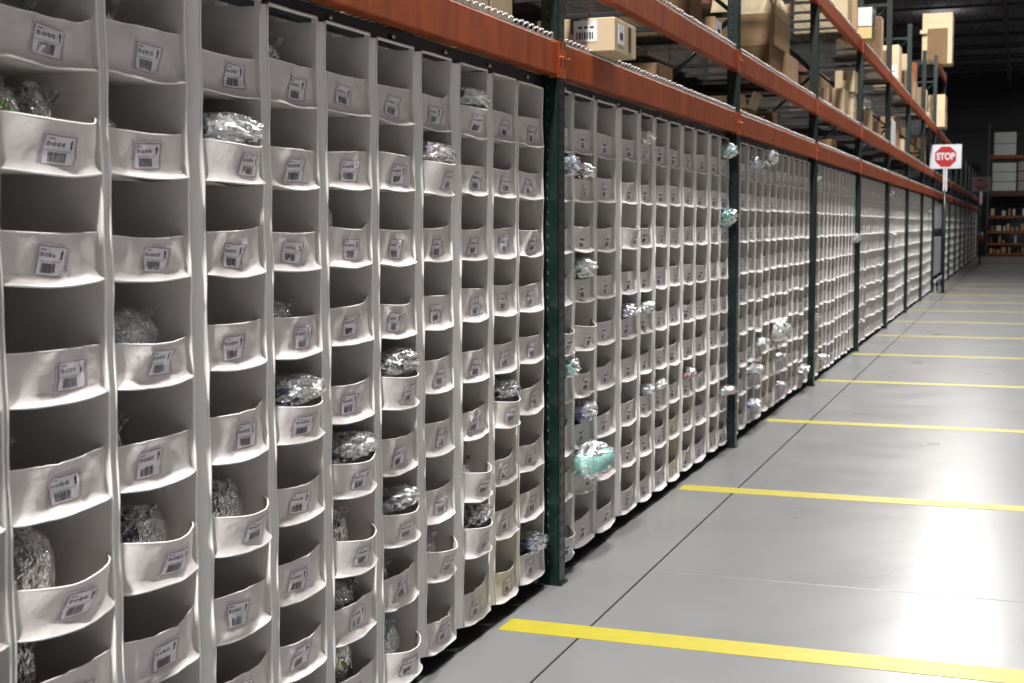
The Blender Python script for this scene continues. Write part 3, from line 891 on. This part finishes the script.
# ------------------------------------------------------------------ cartons on the decks
def carton(name, label, X, Y, w, d, z0, z1, m=KRAFT, tape=True, lab=None, open_=None, lid=None):
    t = thing(name, label, 'box', (X, Y, z0 + .004), 'cartons on the rack decks')
    h = z1 - z0 - .004
    b = MB()
    T = .005
    if open_:
        b.box(-w, 0, 0, T, 0, h); b.box(-w, 0, d - T, d, 0, h); b.box(-w, -w + T, T, d - T, 0, h); b.box(-T, 0, T, d - T, 0, h); b.box(-w + T, -T, T, d - T, 0, T)
        b.build('carton_body', m, t)
        for k, (hinge, dr) in enumerate(open_):
            b = MB()
            fl_ = min(w, d) * .45
            if hinge == 'y0': pts = [(-w, 0, h), (0, 0, h), (0, dr[0] * fl_, h + dr[1] * fl_), (-w, dr[0] * fl_, h + dr[1] * fl_)]
            elif hinge == 'x1': pts = [(0, 0, h), (0, d, h), (dr[0] * fl_, d, h + dr[1] * fl_), (dr[0] * fl_, 0, h + dr[1] * fl_)]
            elif hinge == 'y1': pts = [(0, d, h), (-w, d, h), (-w, d + dr[0] * fl_, h + dr[1] * fl_), (0, d + dr[0] * fl_, h + dr[1] * fl_)]
            else: pts = [(-w, d, h), (-w, 0, h), (-w + dr[0] * fl_, 0, h + dr[1] * fl_), (-w + dr[0] * fl_, d, h + dr[1] * fl_)]
            n_ = (Vector(pts[1]) - Vector(pts[0])).cross(Vector(pts[2]) - Vector(pts[1])).normalized() * .002
            V = [Vector(p) - n_ for p in pts] + [Vector(p) + n_ for p in pts]
            b.add(V, [(3, 2, 1, 0), (4, 5, 6, 7), (0, 1, 5, 4), (1, 2, 6, 5), (2, 3, 7, 6), (3, 0, 4, 7)])
            b.build('carton_flap', KRAFT_P, t)
    else:
        b.bbox(-w, 0, 0, d, 0, h, .004); b.build('carton_body', m, t)
        if lid:
            b = MB(); b.bbox(-w - .006, .006, -.006, d + .006, h - lid, h + .005, .004); b.build('carton_lid', KRAFT_P, t)
    if tape and not open_:
        b = MB(); xm = -w * .5
        b.box(xm - .022, xm + .022, -.0015, 0, h * .55, h); b.box(xm - .022, xm + .022, 0, d, h, h + .001); b.box(xm - .022, xm + .022, d, d + .001, h * .5, h)
        b.build('tape_strip', TAPE, t)
    for L_ in lab or []:
        b = MB()
        f, a0, a1, c0, c1 = L_
        if f == 'y':
            b.box(-w * a1, -w * a0, -.0022, -.0008, h * c0, h * c1, 0)
            for k in range(7): b.box(-w * a1 + w * (a1 - a0) * (.12 + .11 * k), -w * a1 + w * (a1 - a0) * (.12 + .11 * k + .05 + .02 * (k % 2)), -.0028, -.0022, h * (c0 + (c1 - c0) * .12), h * (c0 + (c1 - c0) * .45), 1)
            for k in range(3): b.box(-w * a1 + w * (a1 - a0) * (.2 + .25 * k), -w * a1 + w * (a1 - a0) * (.36 + .25 * k), -.0028, -.0022, h * (c0 + (c1 - c0) * .62), h * (c0 + (c1 - c0) * .72), 1)
        else:
            b.box(.0008, .0022, d * a0, d * a1, h * c0, h * c1, 0)
            b.box(.0022, .0028, d * (a0 + (a1 - a0) * .3), d * (a0 + (a1 - a0) * .75), h * (c0 + (c1 - c0) * .25), h * (c0 + (c1 - c0) * .6), 1)
        b.build('shipping_label', [CARD2, INK], t)
    return t
Z1, Z2, Z3 = 2.2745, 2.6875, 3.6925
carton('carton', 'tan carton on the lower deck, second one before the first green upright', -.15, 4.47, .38, .50, Z1, 2.60, KRAFT_P)
carton('carton', 'tan carton on the lower deck close before the first green upright', -.15, 5.00, .36, .24, Z1, 2.56, KRAFT_P)
b2 = carton('carton', 'pale carton with dark tape and white shipping label overhanging the lower beam', .10, 5.85, .36, .36, Z1, 2.425, KRAFT_P, lab=[('y', .22, .52, .30, .93), ('x', .15, .42, .25, .85)])
b = MB(); b.box(.0005, .0018, .22, .27, .02, .13); b.box(.0018, .0022, .0, .0, 0, 0); b.build('tape_strip', TAPE, b2)
b = MB(); b.box(-.29, -.25, -.0018, -.0006, .0, .145); b.build('tape_strip', TAPE, b2)
carton('carton', 'small tan carton on the lower deck behind the overhanging labelled one', -.10, 7.43, .34, .32, Z1, 2.41, KRAFT)
carton('carton', 'dark brown carton deep on the lower deck after the second green upright', -.30, 12.3, .34, .30, Z1, 2.52, KRAFT_D, lab=[('y', .2, .8, .75, .85)])
carton('small_box', 'tiny pinkish box on the lower deck beside the second green upright', -.07, 9.58, .05, .09, Z1, 2.345, mat('pink_board', (.62, .42, .40), .7), tape=False)
carton('carton', 'open dark carton on the lower deck past the second upright', -.32, 11.2, .40, .42, Z1, 2.47, KRAFT_D, open_=[('y0', (-.4, .5)), ('x1', (.3, .7))])
carton('carton', 'low tan carton on the lower deck between the third and fourth uprights', -.10, 14.9, .34, .36, Z1, 2.42, KRAFT)
carton('carton', 'big brown carton on the middle deck before the second green upright', -.15, 8.40, .48, .32, Z2, 3.20, KRAFT_D)
carton('small_box', 'narrow tan box with a mauve side on the middle deck beside the brown cartons', -.08, 8.80, .07, .22, Z2, 2.85, KRAFT, tape=False, lab=[('x', .1, .9, .1, .9)])
carton('carton', 'tan carton under the large open one on the middle deck', -.08, 11.72, .55, .60, Z2, 2.955, KRAFT, tape=False)
carton('carton', 'large brown carton with raised flaps stacked on the middle deck', -.10, 11.20, .53, .75, 2.962, 3.215, KRAFT, open_=[('y0', (.45, .62)), ('x1', (-.25, .85)), ('y1', (.3, .8))])
b = MB(); t = thing('carton', 'tan carton beneath the near end of the open one on the middle deck', 'box', (-.12, 11.10, Z2 + .004), 'cartons on the rack decks'); b.bbox(-.50, 0, 0, .56, 0, .263, .004); b.build('carton_body', KRAFT_D, t)
carton('carton', 'wide brown carton at the back of the middle deck past the third upright', -.52, 17.0, .50, .9, Z2, 3.36, KRAFT)
carton('carton', 'short tan carton on the middle deck just past the third upright', -.12, 14.40, .36, .22, Z2, 2.92, KRAFT_P)
carton('carton', 'upright tan carton in the middle of the bay past the third upright', -.08, 15.70, .30, .40, Z2, 3.03, KRAFT_P)
carton('carton', 'tan carton at the bottom of a stack of two on the middle deck', -.05, 16.35, .26, .34, Z2, 3.03, KRAFT_P, lab=[('x', .1, .4, .4, .9)])
carton('carton', 'pale carton balanced on top of a stack of two on the middle deck', -.04, 16.30, .22, .36, 3.036, 3.29, KRAFT_P)
carton('carton', 'tan carton with reddish edge on the middle deck near the fifth upright', -.10, 18.75, .20, .30, Z2, 3.03, KRAFT_P)
carton('carton', 'tan carton with a white top on the middle deck past the reddish one', -.10, 20.0, .20, .30, Z2, 2.97, KRAFT, tape=False)
t = thing('plastic_bag', 'grey clear plastic bag lying on the tan carton with the reddish edge', 'bag', (-.19, 18.92, 3.036)); b = MB(); lump(b, (0, 0, .07), (.07, .12, .07), 3, .3, ridge=.7, smooth=False, zmin=.001); b.build('film_lump', FILMS, t)
carton('carton', 'tall tan carton on the middle deck between the fifth and sixth uprights', -.10, 22.9, .26, .5, Z2, 3.24, KRAFT)
carton('carton', 'thin white upright sheet box on the middle deck past the fifth upright', -.05, 21.6, .04, .5, Z2, 3.10, WHITEBOX, tape=False)
carton('carton', 'small tan carton on the middle deck close to the sixth upright', -.05, 23.70, .20, .30, Z2, 2.93, KRAFT_P)
carton('carton', 'tan carton on the middle deck shortly past the sixth upright', -.10, 25.2, .25, .5, Z2, 3.0, KRAFT)
carton('carton', 'tan carton on the middle deck close before the eighth upright', -.10, 29.6, .35, .6, Z2, 3.3, KRAFT)
carton('carton', 'square tan carton on the middle deck between the seventh and eighth uprights', -.35, 28.6, .3, .4, Z2, 3.45, KRAFT)
# upper deck
carton('carton', 'tall pale carton on the upper deck before the white topped one', -.10, 16.05, .60, .40, Z3, 4.34, KRAFT_P)
carton('carton', 'narrow brown carton on the upper deck squeezed between pale ones', -.05, 16.55, .40, .09, Z3, 4.32, KRAFT)
carton('carton', 'yellowish carton overhanging the upper beam under a white wrapped one', .10, 16.75, .34, .34, Z3, 3.83, mat('yellowish_board', (.72, .56, .24), .7), tape=False)
wbx = carton('carton', 'white carton in torn film standing on the yellowish one', .10, 16.75, .30, .34, 3.836, 4.06, WHITEBOX, tape=False)
b = MB()
b.grid(lambda u, v: (.012 + .02 * noise.noise(Vector((u * 4, v * 5, 1))), u * .40, -.12 + v * .36 + .03 * sin(u * 9)), 10, 8, 0, False); b.build('torn_film', FILMS, wbx)
carton('carton', 'brown carton on the upper deck next to the fifth upright', -.10, 20.05, .34, .30, Z3, 4.42, KRAFT)
carton('carton', 'brown carton low on the upper deck past the white wrapped one', -.10, 18.3, .40, .60, Z3, 4.02, KRAFT_D)
carton('carton', 'pale carton with a white slip on the upper deck past the fifth upright', -.10, 23.1, .40, .50, Z3, 4.40, KRAFT_P, tape=False, lab=[('y', .1, .5, .1, .55)])
carton('carton', 'pinkish tan carton on the upper deck near the sixth upright', -.12, 21.4, .30, .60, Z3, 4.12, KRAFT)
carton('small_box', 'cream box sitting high on a carton past the sixth upright', -.08, 25.2, .16, .30, 4.206, 4.50, KRAFT_P, tape=False)
carton('carton', 'tan carton under the cream box on the upper deck', -.05, 25.1, .30, .50, Z3, 4.20, KRAFT)
carton('small_box', 'orange box on the upper deck behind the cream one', -.06, 26.2, .20, .40, 4.116, 4.46, mat('orange_board', (.42, .12, .03), .7), tape=False)
carton('carton', 'tan carton under the orange box on the upper deck', -.05, 26.1, .32, .55, Z3, 4.11, KRAFT, lab=[('y', .1, .6, .2, .8)])
carton('carton', 'tan carton on the upper deck close before the eighth upright', -.05, 28.7, .36, .80, Z3, 4.24, KRAFT_P)
carton('carton', 'lower one of two cream cartons overhanging the upper beam above the stop sign', .16, 32.35, .40, 1.0, Z3, 4.04, KRAFT_P, tape=False)
carton('carton', 'upper one of two cream cartons overhanging the upper beam above the stop sign', .15, 32.4, .36, .9, 4.046, 4.42, KRAFT_P, tape=False)
tc = thing('carton', 'very tall cream carton with a brown recessed front on the topmost deck', 'box', (.25, 33.0, 5.163), 'cartons on the rack decks')
b = MB(); b.bbox(-.66, 0, 0, .66, .0, 1.15, .01); b.build('carton_body', KRAFT_P, tc)
b = MB(); b.box(-.54, -.10, -.02, 0, .0, .80); b.build('inner_flap', KRAFT_D, tc)
b = MB(); b.bbox(-.70, -.54, -.10, -.003, .68, .76, .004); b.build('torn_corner', KRAFT_P, tc)
# rear row of cartons, colour darkened as shade inside the rack
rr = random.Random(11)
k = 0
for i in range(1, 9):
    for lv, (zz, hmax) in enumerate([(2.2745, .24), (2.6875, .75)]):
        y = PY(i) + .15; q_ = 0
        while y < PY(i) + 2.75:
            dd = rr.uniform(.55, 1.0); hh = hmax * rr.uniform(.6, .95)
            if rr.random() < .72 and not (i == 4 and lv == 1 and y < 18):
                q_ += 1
                carton('carton', '%s shade-darkened carton at the rear of the %s deck, bay %s' % (ORD[q_], LV[lv][1], bay_words(i)),
                       -.66, y, .34, dd - .05, zz, zz + hh, KRAFT_SHADE, lab=[('x', .2, .55, .3, .8)] if rr.random() < .4 else None)
            y += dd

# ------------------------------------------------------------------ stop signs, white end panels
def stop_sign(name, label, x, y, plate, red, txt, reverse=False):
    t = thing(name, label, 'sign', (x, y, 0))
    b = MB(); b.tube([(0, .02, 0), (0, .02, 2.30)], .03, 8); b.box(-.09, .09, -.06, .10, 0, .01); b.build('sign_post', GREEN, t)
    b = MB(); b.box(-.045, -.005, -.004, .004, 2.25, 2.76); b.box(.005, .045, -.004, .004, 2.25, 2.76); b.build('sign_bracket', SIGNW, t)
    b = MB(); b.bbox(-.334, .334, -.012, .004, 2.735, 3.262, .004); p = b.build('sign_plate', plate, t)
    b = MB(); R = .24; cz = 2.998
    V = [(R * cos(pi / 8 + k * pi / 4), -.0132, cz + R * sin(pi / 8 + k * pi / 4)) for k in range(8)]; V2 = [(a, -.0122, c) for a, _, c in V]
    b.add(V + V2, [tuple(range(8))] + [(k, k + 8, (k + 1) % 8 + 8, (k + 1) % 8) for k in range(8)]); b.build('red_octagon', red, p)
    cu = bpy.data.curves.new('stop_lettering', 'FONT'); cu.body = 'STOP'; cu.size = .185; cu.align_x = 'CENTER'; cu.align_y = 'CENTER'; cu.extrude = .0006; cu.offset = .0075
    tmp = bpy.data.objects.new('tmp', cu); COL.objects.link(tmp)
    dg = bpy.context.evaluated_depsgraph_get(); me = bpy.data.meshes.new_from_object(tmp.evaluated_get(dg)); bpy.data.objects.remove(tmp)
    me.materials.clear(); me.materials.append(txt)
    o = link('stop_lettering', me, p, (0, -.0140, cz)); o.rotation_euler = (pi / 2, 0, 0); o.scale = (.86, 1.12, 1)
    return t
stop_sign('stop_sign', 'white stop sign plate with red octagon on a post beside the rack', .226, 31.70, SIGNW, SIGNR, SIGNW)
stop_sign('stop_sign', 'dimmed grey stop sign further down the aisle before the far racks', .42, 54, SIGNG, SIGNR2, SIGNG)
PANEL = mat('white_corrugated_sheet', (.62, .63, .66), .6, noise_amt=.08, nscale=3)
t = thing('sheet_panel', 'white sheet panels with a dark gap closing the narrow bay behind the stop sign', 'panel', (-.03, PY(8) + .09, 0))
for k in range(5):
    for z0, z1 in ((.34, 1.22), (1.42, 2.02)):
        b = MB(); b.bbox(-.02, 0, .04 + k * .70, .72 + k * .70, z0, z1, .003); b.build('white_sheet', PANEL, t)
for yy in (.02, 3.56):
    b = MB(); b.box(-.03, -.005, yy, yy + .02, .004, 2.04); b.build('panel_frame', BLACK, t)
t = thing('guard_rail', 'pale low guard rail at the foot of the white sheet panels', 'rail', (.0, PY(8) + .1, 0))
b = MB(); b.bbox(.01, .05, 0, 3.5, .20, .27, .004); b.build('rail_bar', SIGNW, t)
for yy in (.1, 1.7, 3.3):
    b = MB(); b.box(.012, .048, yy, yy + .05, 0, .2); b.build('rail_foot', SIGNW, t)

# ------------------------------------------------------------------ racks across the far end
def far_frame(x0, label):
    t = thing('end_rack_upright', label, 'rack upright', (x0, 69.6, 0), 'uprights of the end racks')
    for yy, nm in ((0, 'front_post'), (1.0, 'back_post')):
        b = MB(); b.box(0, .08, yy, yy + .08, 0, 6.3); b.build(nm, GREEN, t)
    for z in (.4, 1.6, 2.8, 4.0, 5.2):
        b = MB(); b.box(.02, .05, .08, 1.0, z, z + .04); b.build('cross_brace', GREEN, t)
for k, x in enumerate((.30, 3.2, 6.1)): far_frame(x, 'dark upright of the racks across the far end, %s one from the aisle rack' % ORD[k + 1])
rr = random.Random(4)
SHB = mat('dim_orange_beam', (.30, .09, .035), .6)
for k, x in enumerate((.38, 3.28)):
    where = 'rack bay facing the aisle' if k == 0 else 'rack bay beyond the aisle'
    for q, (z, h) in enumerate([(.14, .10), (.62, .10), (1.20, .12), (1.92, .12), (3.08, .22), (4.78, .16)]):
        t = thing('end_rack_shelf', '%s orange shelf from the floor in the far end %s' % (ORD[q + 1], where), 'rack shelf', (x, 69.6, z), 'shelves of the far end racks')
        b = MB(); b.box(.005, 2.815, 0, .05, -h, 0); b.box(.005, 2.815, .95, 1.0, -h, 0); b.build('shelf_beam', SHB if q != 4 else mat('dull_brown_beam', (.12, .07, .05), .7), t)
        b = MB(); b.box(.01, 2.81, .05, .95, -.02, -.004); b.build('shelf_board', WIRE_SHADE, t)
        if q < 4:
            xx = .1
            while xx < 2.6:
                ww = rr.uniform(.10, .24)
                if rr.random() < .62:
                    hh = rr.uniform(.12, .36)
                    colr = rr.choice([KRAFT, KRAFT_P, KRAFT, WHITEBOX, KRAFT_D])
                    tt = thing('small_box', '%s box along the %s shelf of the far end %s' % (ORD[int(xx / .14) + 1], ORD[q + 1], where), 'box', (x + xx, 69.62, z + .003), 'small boxes on the far end racks')
                    b = MB(); b.bbox(0, ww - .03, 0, .3, 0, hh, .004); b.build('carton_body', colr, tt)
                xx += ww + rr.uniform(.02, .10)
def bale(x, y, z0, w_, z1, m_, label):
    t = thing('wrapped_bale', label, 'bale', (x, y, z0), 'white bales on the far end racks')
    n_ = max(1, round((z1 - z0) / .5))
    for k in range(n_):
        a = z0 + (z1 - z0) * k / n_; c_ = z0 + (z1 - z0) * (k + 1) / n_ - .02
        b = MB(); b.bbox(0, w_, 0, .9, a - z0, c_ - z0, .03); b.build('wrapped_layer', m_, t)
bale(.55, 69.62, 4.783, 1.0, 5.90, WHITEBOX, 'white wrapped bale on the top shelf of the far end rack')
bale(1.60, 69.62, 5.35, .01, 5.36, WHITEBOX, 'sliver') if 0 else None
bale(.50, 69.62, 3.083, 1.08, 4.45, WHITEBOX, 'white wrapped bale on the fifth shelf of the far end rack')
bale(1.66, 69.62, 3.083, .8, 4.5, mat('mauve_wrap', (.42, .36, .40), .6), 'mauve wrapped bale beside the white one at the far end')
t = thing('warning_plate', 'small red and white plate on a pale post at the end of the aisle rack', 'sign', (-.05, 68.6, 0))
b = MB(); b.box(-.03, .03, -.03, .03, 0, 2.5); b.build('sign_post', SIGNG, t)
b = MB(); b.box(.035, .28, -.02, .0, .75, 1.0); b.box(-.03, .035, -.02, .0, .85, .92); b.build('red_plate', SIGNR, t)
b = MB(); b.box(.035, .24, -.02, .0, 1.0, 1.15); b.build('white_plate', SIGNW, t)
